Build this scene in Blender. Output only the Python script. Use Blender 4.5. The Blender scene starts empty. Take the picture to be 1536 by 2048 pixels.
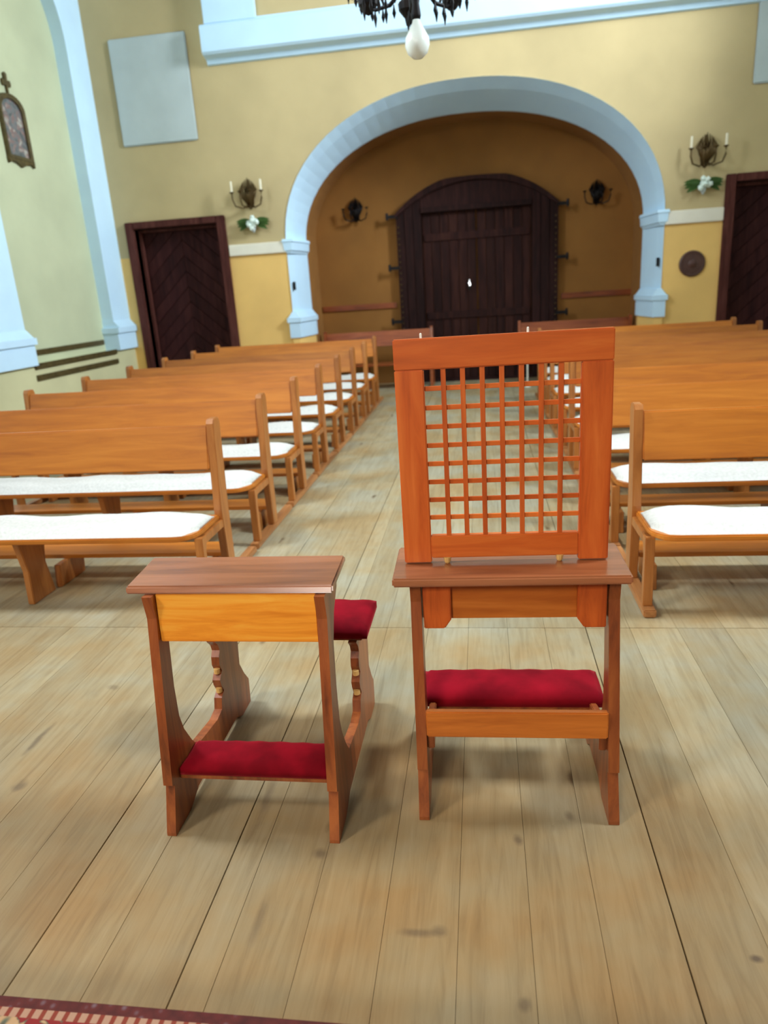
import bpy, bmesh, math, random
from mathutils import Vector, Matrix
random.seed(7)
PI = math.pi
sc = bpy.context.scene
C = sc.collection

# ------------------------------------------------------------------ camera
F, PITCH, ROLL, YAW = 1415.03, .3046, .0664, .1487
fw = Vector((-math.sin(YAW)*math.cos(PITCH), math.cos(YAW)*math.cos(PITCH), -math.sin(PITCH)))
rt = Vector((math.cos(YAW), math.sin(YAW), 0))
up = rt.cross(fw)
r2 = rt*math.cos(ROLL) - up*math.sin(ROLL)
u2 = rt*math.sin(ROLL) + up*math.cos(ROLL)
cd = bpy.data.cameras.new('camera')
cam = bpy.data.objects.new('camera', cd)
C.objects.link(cam)
cam.matrix_world = Matrix(((r2.x, u2.x, -fw.x, 0), (r2.y, u2.y, -fw.y, 0), (r2.z, u2.z, -fw.z, 1.6), (0, 0, 0, 1)))
cd.sensor_fit = 'HORIZONTAL'
cd.sensor_width = 36
cd.lens = F/1536*36
cd.clip_start = .05
cd.dof.use_dof = True
cd.dof.focus_distance = 2.3
cd.dof.aperture_fstop = 3.2
sc.camera = cam

# ------------------------------------------------------------------ light
sc.view_settings.view_transform = 'Standard'
sc.view_settings.look = 'None'
sc.view_settings.gamma = 1
sc.view_settings.use_curve_mapping = False
sc.view_settings.exposure = 0.0
w = bpy.data.worlds.new('world')
sc.world = w
w.use_nodes = True
w.node_tree.nodes['Background'].inputs[0].default_value = (.75, .88, 1, 1)
w.node_tree.nodes['Background'].inputs[1].default_value = .6

def area(name, loc, target, sx, sy, power, col):
    l = bpy.data.lights.new(name, 'AREA')
    l.shape = 'RECTANGLE'; l.size = sx; l.size_y = sy; l.energy = power; l.color = col
    o = bpy.data.objects.new(name, l); C.objects.link(o)
    o.location = loc
    o.rotation_euler = (Vector(target)-Vector(loc)).to_track_quat('-Z', 'Y').to_euler()
    return o
COOL = (.80, .91, 1); WARM = (1, .93, .82)
# daylight entering through the side windows of the nave and chancel
WIN = [(-1, -1.6), (-1, 3.4), (-1, 6.6), (0, -1.6), (1, 3.4), (1, 8.0)]
XL, XR, YB_ = -5.5, 5.1, -5.0
area('daylight_right_rear', (XR-.25, 8.0, 6.0), (-4.9, 9.6, 3.6), 1.2, 2.0, 330, COOL)
area('daylight_left_rear', (XL+.25, 6.6, 6.0), (3.6, 10.9, 3.0), 1.2, 2.0, 100, COOL)
area('daylight_right', (XR-.25, 3.4, 6.0), (-1.5, 4.2, 0), 1.2, 2.0, 215, COOL)
area('daylight_left', (XL+.25, 3.4, 6.0), (1.0, 4.2, 0), 1.2, 2.0, 150, COOL)
area('daylight_chancel_left', (XL+.25, -1.6, 6.0), (-.6, 1.9, .4), 1.2, 2.2, 70, WARM)
area('daylight_apse', (-1.6, YB_+.2, 4.4), (-.3, 1.8, .7), 1.1, 1.8, 92, WARM)
for l_ in bpy.data.lights:      # beams narrowed to keep lamp light out of the porch
    l_.spread = math.radians(104 if 'rear' in l_.name else 92 if 'chancel' not in l_.name else 80)

# ------------------------------------------------------------------ materials
def S(c):
    return tuple((x/255/12.92 if x/255 <= .04045 else ((x/255+.055)/1.055)**2.4) for x in c)+(1,)
def newmat(name):
    m = bpy.data.materials.new(name); m.use_nodes = True
    nt = m.node_tree
    b = nt.nodes['Principled BSDF']
    return m, nt, b
def N(nt, t, **kw):
    n = nt.nodes.new(t)
    for k, v in kw.items():
        if k in n.inputs: n.inputs[k].default_value = v
        else: setattr(n, k, v)
    return n
def ramp(nt, stops):
    r = nt.nodes.new('ShaderNodeValToRGB')
    e = r.color_ramp.elements
    while len(e) < len(stops): e.new(.5)
    for i, (p, c) in enumerate(stops):
        e[i].position = p; e[i].color = c
    return r
def plain(name, c, rough=.6, metal=0, noise=.08, scale=6, bump=.0, coat=0):
    m, nt, b = newmat(name)
    tc = N(nt, 'ShaderNodeTexCoord')
    no = N(nt, 'ShaderNodeTexNoise', Scale=scale, Detail=5)
    nt.links.new(tc.outputs['Object'], no.inputs['Vector'])
    c1 = S(c); d = tuple(x*(1-noise*2) for x in c1[:3])+(1,); l = tuple(min(1, x*(1+noise)) for x in c1[:3])+(1,)
    r = ramp(nt, [(.3, d), (.7, l)])
    nt.links.new(no.outputs['Fac'], r.inputs['Fac'])
    nt.links.new(r.outputs['Color'], b.inputs['Base Color'])
    b.inputs['Roughness'].default_value = rough
    b.inputs['Metallic'].default_value = metal
    b.inputs['Coat Weight'].default_value = coat
    if bump:
        bp = N(nt, 'ShaderNodeBump', Strength=bump, Distance=.01)
        nt.links.new(no.outputs['Fac'], bp.inputs['Height'])
        nt.links.new(bp.outputs['Normal'], b.inputs['Normal'])
    return m
def wood(name, dark, mid, light, axis='X', rough=.35, coat=.3, scale=1.0, per=.12):
    m, nt, b = newmat(name)
    tc = N(nt, 'ShaderNodeTexCoord')
    oi = N(nt, 'ShaderNodeObjectInfo')
    ad = N(nt, 'ShaderNodeVectorMath', operation='MULTIPLY_ADD')
    cmb = N(nt, 'ShaderNodeCombineXYZ')
    for k in 'XYZ': nt.links.new(oi.outputs['Random'], cmb.inputs[k])
    nt.links.new(cmb.outputs[0], ad.inputs[0]); ad.inputs[1].default_value = (37, 23, 51)
    nt.links.new(tc.outputs['Object'], ad.inputs[2])
    mp = N(nt, 'ShaderNodeMapping')
    s = {'X': (1.2, 14, 14), 'Y': (14, 1.2, 14), 'Z': (14, 14, 1.2)}[axis]
    mp.inputs['Scale'].default_value = tuple(v*scale for v in s)
    nt.links.new(ad.outputs[0], mp.inputs[0])
    no = N(nt, 'ShaderNodeTexNoise', Scale=1.6, Detail=7, Roughness=.62, Distortion=.6)
    nt.links.new(mp.outputs[0], no.inputs['Vector'])
    no2 = N(nt, 'ShaderNodeTexNoise', Scale=.35, Detail=2)
    nt.links.new(mp.outputs[0], no2.inputs['Vector'])
    mx = N(nt, 'ShaderNodeMath', operation='MULTIPLY_ADD')
    nt.links.new(no2.outputs['Fac'], mx.inputs[0]); mx.inputs[1].default_value = .5
    nt.links.new(no.outputs['Fac'], mx.inputs[2])
    r = ramp(nt, [(.52, S(dark)), (.74, S(mid)), (.95, S(light))])
    nt.links.new(mx.outputs[0], r.inputs['Fac'])
    hv = N(nt, 'ShaderNodeHueSaturation')
    mr = N(nt, 'ShaderNodeMapRange'); mr.inputs['To Min'].default_value = 1-per; mr.inputs['To Max'].default_value = 1+per
    nt.links.new(oi.outputs['Random'], mr.inputs[0])
    nt.links.new(mr.outputs[0], hv.inputs['Value'])
    nt.links.new(r.outputs['Color'], hv.inputs['Color'])
    nt.links.new(hv.outputs[0], b.inputs['Base Color'])
    b.inputs['Roughness'].default_value = rough
    b.inputs['Coat Weight'].default_value = coat
    b.inputs['Coat Roughness'].default_value = .25
    bp = N(nt, 'ShaderNodeBump', Strength=.12, Distance=.004)
    nt.links.new(no.outputs['Fac'], bp.inputs['Height'])
    nt.links.new(bp.outputs['Normal'], b.inputs['Normal'])
    return m

def wall_mat(name, low, high, z0):
    m, nt, b = newmat(name)
    g = N(nt, 'ShaderNodeNewGeometry')
    sx = N(nt, 'ShaderNodeSeparateXYZ'); nt.links.new(g.outputs['Position'], sx.inputs[0])
    gt = N(nt, 'ShaderNodeMath', operation='GREATER_THAN'); gt.inputs[1].default_value = z0
    nt.links.new(sx.outputs['Z'], gt.inputs[0])
    no = N(nt, 'ShaderNodeTexNoise', Scale=1.3, Detail=5); nt.links.new(g.outputs['Position'], no.inputs['Vector'])
    mx = N(nt, 'ShaderNodeMix', data_type='RGBA')
    mx.inputs[6].default_value = S(low); mx.inputs[7].default_value = S(high)
    nt.links.new(gt.outputs[0], mx.inputs[0])
    r = ramp(nt, [(.3, (.88, .88, .88, 1)), (.7, (1.05, 1.05, 1.05, 1))]); nt.links.new(no.outputs['Fac'], r.inputs['Fac'])
    mu = N(nt, 'ShaderNodeMix', data_type='RGBA', blend_type='MULTIPLY'); mu.inputs[0].default_value = 1
    nt.links.new(mx.outputs[2], mu.inputs[6]); nt.links.new(r.outputs[0], mu.inputs[7])
    nt.links.new(mu.outputs[2], b.inputs['Base Color'])
    b.inputs['Roughness'].default_value = .85
    no3 = N(nt, 'ShaderNodeTexNoise', Scale=9, Detail=4); nt.links.new(g.outputs['Position'], no3.inputs['Vector'])
    bp = N(nt, 'ShaderNodeBump', Strength=.12, Distance=.02)
    nt.links.new(no3.outputs['Fac'], bp.inputs['Height']); nt.links.new(bp.outputs['Normal'], b.inputs['Normal'])
    return m

M = {}
M['wall'] = wall_mat('ochre_plaster', (246, 200, 118), (200, 178, 130), 2.3)
M['wall_side'] = wall_mat('pale_plaster', (206, 200, 156), (196, 200, 164), .97)
M['porch'] = plain('shaded_porch_plaster', (150, 100, 42), .9, noise=.06, scale=2)  # ochre plaster darkened: the porch's shade is put into its colour
M['white'] = plain('blue_white_paint', (204, 234, 255), .7, noise=.02, scale=3)
M['greywhite'] = plain('grey_white_paint', (196, 206, 204), .8, noise=.03, scale=3)
M['cream'] = plain('cream_paint', (240, 232, 212), .7, noise=.03, scale=3)
M['bench'] = wood('varnished_bench_wood', (166, 92, 24), (186, 108, 28), (200, 122, 38), 'X', .42, .18, per=.2)
M['bench_v'] = wood('varnished_bench_wood_upright', (140, 80, 32), (172, 104, 44), (190, 122, 58), 'Z', .42, .18, per=.06)
M['bench_y'] = wood('bench_runner_wood', (120, 74, 34), (168, 108, 58), (190, 130, 76), 'Y', .45, .2, per=.06)
M['porch_bench'] = wood('dark_bench_wood', (110, 50, 20), (150, 72, 32), (170, 90, 44), 'X', .35, .4)
M['apron'] = wood('front_lit_apron_wood', (226, 130, 30), (248, 158, 46), (255, 184, 70), 'X', .35, .3, 1.5, per=.03)  # light falling on the apron's front is put into this brighter colour
M['side'] = wood('kneeler_side_wood', (96, 46, 22), (146, 74, 34), (172, 94, 44), 'Z', .4, .25, per=.04)
M['desk'] = wood('kneeler_desk_wood', (112, 60, 34), (148, 86, 50), (168, 102, 64), 'X', .3, .6, per=.04)
M['screen_h'] = wood('red_orange_wood_rail', (184, 82, 24), (208, 98, 32), (222, 118, 46), 'X', .42, .15, per=.04)
M['screen_v'] = wood('red_orange_wood_stile', (164, 66, 20), (204, 94, 32), (220, 114, 46), 'Z', .42, .15, per=.04)
M['apron_r'] = wood('orange_apron_wood', (180, 92, 26), (206, 114, 38), (222, 134, 56), 'X', .4, .25, per=.03)
M['pale_gold'] = plain('glint_and_peg_gold', (226, 178, 106), .5)  # colour of the painted edge highlights and of the wooden pegs
M['door'] = wood('dark_door_wood', (38, 16, 18), (56, 26, 26), (70, 36, 34), 'Z', .55, .1, 1.0, per=.14)
M['door_case'] = wood('dark_casing_wood', (58, 28, 24), (84, 44, 38), (100, 58, 50), 'Z', .5, .1, per=.08)
M['portal'] = wood('blackened_portal_wood', (28, 14, 13), (42, 21, 18), (56, 30, 26), 'Z', .6, .05, 1.0, per=.2)
M['portal_in'] = wood('portal_leaf_wood', (30, 14, 12), (46, 22, 18), (60, 32, 24), 'Z', .6, .05, 1.0, per=.2)
for k_ in ('portal', 'portal_in', 'door', 'door_case'):
    b_ = M[k_].node_tree.nodes['Principled BSDF']; b_.inputs['Specular IOR Level'].default_value = .15; b_.inputs['Roughness'].default_value = .75; b_.inputs['Coat Weight'].default_value = 0
M['iron'] = plain('black_iron', (34, 30, 30), .5, .7)
M['bronze'] = plain('dark_bronze', (96, 74, 40), .45, .6)
M['candle'] = plain('ivory_wax', (236, 226, 196), .5, noise=.02)
M['flower'] = plain('white_petals', (226, 238, 226), .8, noise=.08, scale=20)
M['leaf'] = plain('green_leaves', (80, 116, 44), .6, noise=.2, scale=20)
M['globe'] = plain('opal_glass', (232, 236, 226), .25, noise=.01)
M['rodm'] = plain('white_slit_and_pin_paint', (240, 238, 224), .5)  # white of the daylight slit stand-in and of the screen pins
M['gilt'] = plain('dull_gilt', (92, 78, 44), .5, .3, noise=.2, scale=20)
M['disc'] = plain('brown_disc_wood', (84, 52, 42), .5, noise=.1, scale=12)
M['bedrock'] = plain('dark_underfloor', (26, 18, 12), .95)
M['riser'] = wood('step_riser_wood', (90, 66, 44), (126, 98, 68), (150, 120, 86), 'X', .6, .05)

def cushion_mat():
    m, nt, b = newmat('white_wool_cushion')
    tc = N(nt, 'ShaderNodeTexCoord')
    no = N(nt, 'ShaderNodeTexNoise', Scale=60, Detail=3)
    nt.links.new(tc.outputs['Object'], no.inputs[0])
    r = ramp(nt, [(.3, S((206, 203, 194))), (.7, S((224, 221, 213)))])
    nt.links.new(no.outputs[0], r.inputs[0]); nt.links.new(r.outputs[0], b.inputs['Base Color'])
    b.inputs['Roughness'].default_value = .95
    bp = N(nt, 'ShaderNodeBump', Strength=.3, Distance=.004)
    nt.links.new(no.outputs[0], bp.inputs['Height']); nt.links.new(bp.outputs[0], b.inputs['Normal'])
    return m
M['cushion'] = cushion_mat()
def velvet():
    m, nt, b = newmat('red_velvet')
    tc = N(nt, 'ShaderNodeTexCoord')
    no = N(nt, 'ShaderNodeTexNoise', Scale=7, Detail=4)
    nt.links.new(tc.outputs['Object'], no.inputs[0])
    r = ramp(nt, [(.35, S((112, 6, 20))), (.7, S((160, 14, 34)))])
    nt.links.new(no.outputs[0], r.inputs[0]); nt.links.new(r.outputs[0], b.inputs['Base Color'])
    b.inputs['Roughness'].default_value = .9
    b.inputs['Sheen Weight'].default_value = .35
    b.inputs['Sheen Tint'].default_value = (1, .1, .12, 1)
    b.inputs['Sheen Roughness'].default_value = .35
    b.inputs['Specular IOR Level'].default_value = .1
    return m
M['velvet'] = velvet()
def floor_mat():
    m, nt, b = newmat('scrubbed_pine_board')
    g = N(nt, 'ShaderNodeNewGeometry'); oi = N(nt, 'ShaderNodeObjectInfo')
    cmb = N(nt, 'ShaderNodeCombineXYZ')
    mu = N(nt, 'ShaderNodeMath', operation='MULTIPLY'); mu.inputs[1].default_value = 91
    nt.links.new(oi.outputs['Random'], mu.inputs[0])
    for k in 'XYZ': nt.links.new(mu.outputs[0], cmb.inputs[k])
    ad = N(nt, 'ShaderNodeVectorMath', operation='ADD')
    nt.links.new(g.outputs['Position'], ad.inputs[0]); nt.links.new(cmb.outputs[0], ad.inputs[1])
    mp = N(nt, 'ShaderNodeMapping'); mp.inputs['Scale'].default_value = (16, 1.1, 1)
    nt.links.new(ad.outputs[0], mp.inputs[0])
    gr = N(nt, 'ShaderNodeTexNoise', Scale=2.2, Detail=8, Roughness=.65, Distortion=.9)
    nt.links.new(mp.outputs[0], gr.inputs['Vector'])
    r = ramp(nt, [(.3, S((160, 144, 116))), (.5, S((177, 162, 133))), (.75, S((188, 174, 147)))])
    nt.links.new(gr.outputs[0], r.inputs[0])
    # large worn / stained patches
    big = N(nt, 'ShaderNodeTexNoise', Scale=1.5, Detail=4, Roughness=.6)
    nt.links.new(g.outputs['Position'], big.inputs['Vector'])
    r2_ = ramp(nt, [(.38, S((236, 214, 180))), (.5, S((238, 230, 212))), (.62, S((236, 240, 240)))])
    nt.links.new(big.outputs[0], r2_.inputs[0])
    m1 = N(nt, 'ShaderNodeMix', data_type='RGBA', blend_type='MULTIPLY'); m1.inputs[0].default_value = 1
    nt.links.new(r.outputs[0], m1.inputs[6]); nt.links.new(r2_.outputs[0], m1.inputs[7])
    # cool daylight on boards away from the chancel step, put into their colour
    sx = N(nt, 'ShaderNodeSeparateXYZ'); nt.links.new(g.outputs['Position'], sx.inputs[0])
    mr = N(nt, 'ShaderNodeMapRange'); mr.inputs['From Min'].default_value = 1.9; mr.inputs['From Max'].default_value = 3.4
    nt.links.new(sx.outputs['Y'], mr.inputs[0])
    mg = N(nt, 'ShaderNodeMix', data_type='RGBA', blend_type='MULTIPLY'); mg.inputs[7].default_value = (1, 1.04, 1.09, 1)
    nt.links.new(mr.outputs[0], mg.inputs[0]); nt.links.new(m1.outputs[2], mg.inputs[6])
    # browner tint close to the chancel step, painted in to offset the frontal light
    nr = N(nt, 'ShaderNodeMapRange'); nr.inputs['From Min'].default_value = 2.6; nr.inputs['From Max'].default_value = 1.5
    nt.links.new(sx.outputs['Y'], nr.inputs[0])
    mb = N(nt, 'ShaderNodeMix', data_type='RGBA', blend_type='MULTIPLY'); mb.inputs[7].default_value = S((232, 216, 196))
    nt.links.new(nr.outputs[0], mb.inputs[0]); nt.links.new(mg.outputs[2], mb.inputs[6])
    # knots
    mk = N(nt, 'ShaderNodeMapping'); mk.inputs['Scale'].default_value = (5, 1.5, 1)
    nt.links.new(ad.outputs[0], mk.inputs[0])
    wob = N(nt, 'ShaderNodeTexNoise', Scale=14, Detail=3); nt.links.new(ad.outputs[0], wob.inputs['Vector'])
    wa = N(nt, 'ShaderNodeVectorMath', operation='MULTIPLY_ADD'); wa.inputs[1].default_value = (.16, .16, .16)
    nt.links.new(wob.outputs['Color'], wa.inputs[0]); nt.links.new(mk.outputs[0], wa.inputs[2])
    vo = N(nt, 'ShaderNodeTexVoronoi', Scale=.8); nt.links.new(wa.outputs[0], vo.inputs['Vector'])
    rk = ramp(nt, [(.03, S((140, 112, 78))), (.09, (1, 1, 1, 1))])
    nt.links.new(vo.outputs['Distance'], rk.inputs[0])
    m2 = N(nt, 'ShaderNodeMix', data_type='RGBA', blend_type='MULTIPLY'); m2.inputs[0].default_value = .9
    nt.links.new(mb.outputs[2], m2.inputs[6]); nt.links.new(rk.outputs[0], m2.inputs[7])
    # individual dark knots and scuffs that can be seen in the boards
    cur = m2.outputs[2]
    for (kx, ky, sx_, sy_, st_) in ((-.195, 1.416, .055, .014, .5), (-.14, 1.42, .025, .020, .45), (.076, 1.755, .016, .022, .6), (.242, 1.865, .016, .025, .45), (.067, 1.24, .022, .02, .5), (.629, 1.40, .018, .014, .8),
                                (-.512, 1.663, .024, .022, .55), (-1.661, 1.915, .026, .035, .55), (-1.759, 2.174, .014, .10, .6), (-1.646, 2.559, .035, .022, .4), (-.74, 1.886, .016, .16, .4), (-.63, 1.42, .016, .10, .4)):
        dv = N(nt, 'ShaderNodeVectorMath', operation='SUBTRACT'); dv.inputs[1].default_value = (kx, ky, 0)
        nt.links.new(g.outputs['Position'], dv.inputs[0])
        dm = N(nt, 'ShaderNodeVectorMath', operation='MULTIPLY'); dm.inputs[1].default_value = (1/sx_, 1/sy_, 0)
        nt.links.new(dv.outputs[0], dm.inputs[0])
        wn = N(nt, 'ShaderNodeVectorMath', operation='MULTIPLY_ADD'); wn.inputs[1].default_value = (1.4, 1.4, 0); nt.links.new(wob.outputs['Color'], wn.inputs[0]); nt.links.new(dm.outputs[0], wn.inputs[2])
        ws = N(nt, 'ShaderNodeVectorMath', operation='SUBTRACT'); ws.inputs[1].default_value = (.7, .7, 0); nt.links.new(wn.outputs[0], ws.inputs[0])
        ln = N(nt, 'ShaderNodeVectorMath', operation='LENGTH'); nt.links.new(ws.outputs[0], ln.inputs[0])
        mk_ = N(nt, 'ShaderNodeMapRange'); mk_.inputs['From Min'].default_value = .35; mk_.inputs['From Max'].default_value = 1.15; mk_.inputs['To Min'].default_value = st_; mk_.inputs['To Max'].default_value = 0
        nt.links.new(ln.outputs['Value'], mk_.inputs[0])
        mm = N(nt, 'ShaderNodeMix', data_type='RGBA'); mm.inputs[7].default_value = S((82, 62, 46))
        nt.links.new(mk_.outputs[0], mm.inputs[0]); nt.links.new(cur, mm.inputs[6]); cur = mm.outputs[2]
    hv = N(nt, 'ShaderNodeHueSaturation'); mr2 = N(nt, 'ShaderNodeMapRange')
    mr2.inputs['To Min'].default_value = .9; mr2.inputs['To Max'].default_value = 1.08
    nt.links.new(oi.outputs['Random'], mr2.inputs[0]); nt.links.new(mr2.outputs[0], hv.inputs['Value'])
    nt.links.new(cur, hv.inputs['Color']); nt.links.new(hv.outputs[0], b.inputs['Base Color'])
    b.inputs['Roughness'].default_value = .55
    b.inputs['Specular IOR Level'].default_value = .35
    bp = N(nt, 'ShaderNodeBump', Strength=.25, Distance=.004)
    nt.links.new(gr.outputs[0], bp.inputs['Height']); nt.links.new(bp.outputs[0], b.inputs['Normal'])
    return m
M['floor'] = floor_mat()
def rug_mat():
    m, nt, b = newmat('patterned_rug_wool')
    g = N(nt, 'ShaderNodeTexCoord'); sx = N(nt, 'ShaderNodeSeparateXYZ'); nt.links.new(g.outputs['Object'], sx.inputs[0])
    # object origin sits on the rug's far edge: v = distance from that edge
    v = N(nt, 'ShaderNodeMath', operation='MULTIPLY'); v.inputs[1].default_value = -1; nt.links.new(sx.outputs['Y'], v.inputs[0])
    spots = N(nt, 'ShaderNodeTexVoronoi', Scale=38); nt.links.new(g.outputs['Object'], spots.inputs['Vector'])
    rs = ramp(nt, [(.0, S((116, 92, 96))), (.3, S((92, 34, 28))), (1, S((66, 24, 20)))])
    nt.links.new(spots.outputs['Distance'], rs.inputs[0])
    # cream dashes
    wx = N(nt, 'ShaderNodeMath', operation='PINGPONG'); wx.inputs[1].default_value = .0135; nt.links.new(sx.outputs['X'], wx.inputs[0])
    gd = N(nt, 'ShaderNodeMath', operation='GREATER_THAN'); gd.inputs[1].default_value = .0055; nt.links.new(wx.outputs[0], gd.inputs[0])
    md = N(nt, 'ShaderNodeMix', data_type='RGBA'); md.inputs[6].default_value = S((130, 52, 34)); md.inputs[7].default_value = S((172, 130, 104))
    nt.links.new(gd.outputs[0], md.inputs[0])
    # field with curling motifs
    mo = N(nt, 'ShaderNodeTexNoise', Scale=9, Detail=1, Distortion=2.0); nt.links.new(g.outputs['Object'], mo.inputs['Vector'])
    rf = ramp(nt, [(.0, S((140, 36, 32))), (.56, S((132, 32, 30))), (.59, S((86, 92, 72))), (.62, S((180, 140, 100))), (.68, S((190, 150, 110))), (.71, S((126, 30, 38)))])
    nt.links.new(mo.outputs[0], rf.inputs[0])
    def step(a):
        n = N(nt, 'ShaderNodeMath', operation='GREATER_THAN'); n.inputs[1].default_value = a; nt.links.new(v.outputs[0], n.inputs[0]); return n
    a = N(nt, 'ShaderNodeMix', data_type='RGBA'); nt.links.new(step(.026).outputs[0], a.inputs[0]); nt.links.new(rs.outputs[0], a.inputs[6]); nt.links.new(md.outputs[2], a.inputs[7])
    c = N(nt, 'ShaderNodeMix', data_type='RGBA'); nt.links.new(step(.046).outputs[0], c.inputs[0]); nt.links.new(a.outputs[2], c.inputs[6]); nt.links.new(rf.outputs[0], c.inputs[7])
    nt.links.new(c.outputs[2], b.inputs['Base Color']); b.inputs['Roughness'].default_value = .95
    pn = N(nt, 'ShaderNodeTexNoise', Scale=400, Detail=2); nt.links.new(g.outputs['Object'], pn.inputs['Vector'])
    bp = N(nt, 'ShaderNodeBump', Strength=.4, Distance=.003); nt.links.new(pn.outputs[0], bp.inputs['Height']); nt.links.new(bp.outputs[0], b.inputs['Normal'])
    return m
M['rug'] = rug_mat()
def print_mat():
    m, nt, b = newmat('faded_devotional_print')
    g = N(nt, 'ShaderNodeTexCoord')
    n1 = N(nt, 'ShaderNodeTexNoise', Scale=9, Detail=4, Distortion=.8); nt.links.new(g.outputs['Object'], n1.inputs['Vector'])
    r = ramp(nt, [(.3, S((60, 62, 60))), (.48, S((112, 116, 116))), (.56, S((130, 96, 90))), (.66, S((176, 176, 164)))])
    nt.links.new(n1.outputs[0], r.inputs[0]); nt.links.new(r.outputs[0], b.inputs['Base Color']); b.inputs['Roughness'].default_value = .3
    return m
M['print'] = print_mat()
def emis(name, c, s):
    m, nt, b = newmat(name)
    b.inputs['Base Color'].default_value = c; b.inputs['Emission Color'].default_value = c; b.inputs['Emission Strength'].default_value = s
    return m
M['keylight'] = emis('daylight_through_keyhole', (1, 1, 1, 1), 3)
M['pane'] = emis('daylit_window_pane', (.86, .94, 1, 1), 2.0)

# ------------------------------------------------------------------ mesh helpers
def fin(bm, name, m, parent=None, smooth=False, bevel=0):
    bmesh.ops.recalc_face_normals(bm, faces=bm.faces)
    if bevel:
        es = [e for e in bm.edges if len(e.link_faces) == 2 and e.calc_face_angle(0) > .6]
        bmesh.ops.bevel(bm, geom=es, offset=bevel, segments=2, affect='EDGES', clamp_overlap=True)
    me = bpy.data.meshes.new(name)
    bm.to_mesh(me); bm.free()
    me.materials.append(M[m] if isinstance(m, str) else m)
    if smooth:
        for p in me.polygons: p.use_smooth = True
    o = bpy.data.objects.new(name, me); C.objects.link(o)
    if parent: o.parent = parent
    return o
def nb(): return bmesh.new()
def bx(bm, x0, x1, y0, y1, z0, z1):
    vs = [bm.verts.new(p) for p in [(x0,y0,z0),(x1,y0,z0),(x1,y1,z0),(x0,y1,z0),(x0,y0,z1),(x1,y0,z1),(x1,y1,z1),(x0,y1,z1)]]
    for f in [(0,3,2,1),(4,5,6,7),(0,1,5,4),(1,2,6,5),(2,3,7,6),(3,0,4,7)]: bm.faces.new([vs[i] for i in f])
    return bm
def box(name, m, x0, x1, y0, y1, z0, z1, parent=None, bevel=.002):
    return fin(bx(nb(), x0, x1, y0, y1, z0, z1), name, m, parent, bevel=bevel)
def prism(bm, pts, axis, a, b):
    """polygon pts extruded from a to b along axis; pts are the two other coords in order"""
    def P(p, t):
        return {'X': (t, p[0], p[1]), 'Y': (p[0], t, p[1]), 'Z': (p[0], p[1], t)}[axis]
    A = [bm.verts.new(P(p, a)) for p in pts]; B = [bm.verts.new(P(p, b)) for p in pts]
    bm.faces.new(A); bm.faces.new(B[::-1]); n = len(pts)
    for i in range(n): bm.faces.new([A[i], A[(i+1) % n], B[(i+1) % n], B[i]])
    return bm
def lathe(bm, prof, n=20, origin=(0,0,0), axis='Z'):
    rings = []
    for r, h in prof:
        ring = []
        for i in range(n):
            a = 2*PI*i/n
            p = (r*math.cos(a), r*math.sin(a), h) if axis == 'Z' else (r*math.cos(a), h, r*math.sin(a))
            ring.append(bm.verts.new((p[0]+origin[0], p[1]+origin[1], p[2]+origin[2])))
        rings.append(ring)
    for a, b in zip(rings, rings[1:]):
        for i in range(n): bm.faces.new([a[i], a[(i+1) % n], b[(i+1) % n], b[i]])
    bm.faces.new(rings[0][::-1]); bm.faces.new(rings[-1])
    return bm
def tube(bm, pts, r, n=8):
    pts = [Vector(p) for p in pts]; rings = []
    for i, p in enumerate(pts):
        d = (pts[min(i+1, len(pts)-1)]-pts[max(i-1, 0)]).normalized()
        u = d.cross(Vector((0, 0, 1)))
        if u.length < .05: u = d.cross(Vector((1, 0, 0)))
        u.normalize(); v = d.cross(u)
        rr = r[i] if isinstance(r, (list, tuple)) else r
        rings.append([bm.verts.new(p+u*rr*math.cos(2*PI*k/n)+v*rr*math.sin(2*PI*k/n)) for k in range(n)])
    for a, b in zip(rings, rings[1:]):
        for i in range(n): bm.faces.new([a[i], a[(i+1) % n], b[(i+1) % n], b[i]])
    bm.faces.new(rings[0][::-1]); bm.faces.new(rings[-1])
    return bm
def thing(name, label, cat, loc=(0,0,0), group=None, rz=0):
    o = bpy.data.objects.new(name, None); C.objects.link(o); o.empty_display_size = .1
    o.location = loc; o.rotation_euler.z = rz
    o['label'] = label; o['category'] = cat
    if group: o['group'] = group
    return o
def tag(o, label, cat, group=None):
    o['label'] = label; o['category'] = cat
    if group: o['group'] = group
    return o
def struct(o, label, cat):
    o['kind'] = 'structure'; o['label'] = label; o['category'] = cat
    return o
def kids(o): return [c for c in bpy.data.objects if c.parent == o]
def copy_tree(o, parent=None):
    c = o.copy(); C.objects.link(c); c.parent = parent
    for ch in kids(o): copy_tree(ch, c)
    return c
def empty_struct(name, label, cat):
    o = bpy.data.objects.new(name, None); C.objects.link(o)
    return struct(o, label, cat)

# ------------------------------------------------------------------ room shell
YF, ZC, YB = 11.0, 7.6, -5.0
AC, AW, AZ, AR = -.15, 2.70, 2.33, 1.93       # arch centre, half width, springing, rise
def arch_pts(hw, rise, n=40, zs=AZ, c=AC, e=2.15):
    out = []
    for i in range(n+1):
        t = PI*i/n
        cx, sx = math.cos(t), math.sin(t)
        out.append((c-math.copysign(abs(cx)**(2/e), cx)*hw, zs+abs(sx)**(2/e)*rise))
    return out
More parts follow.
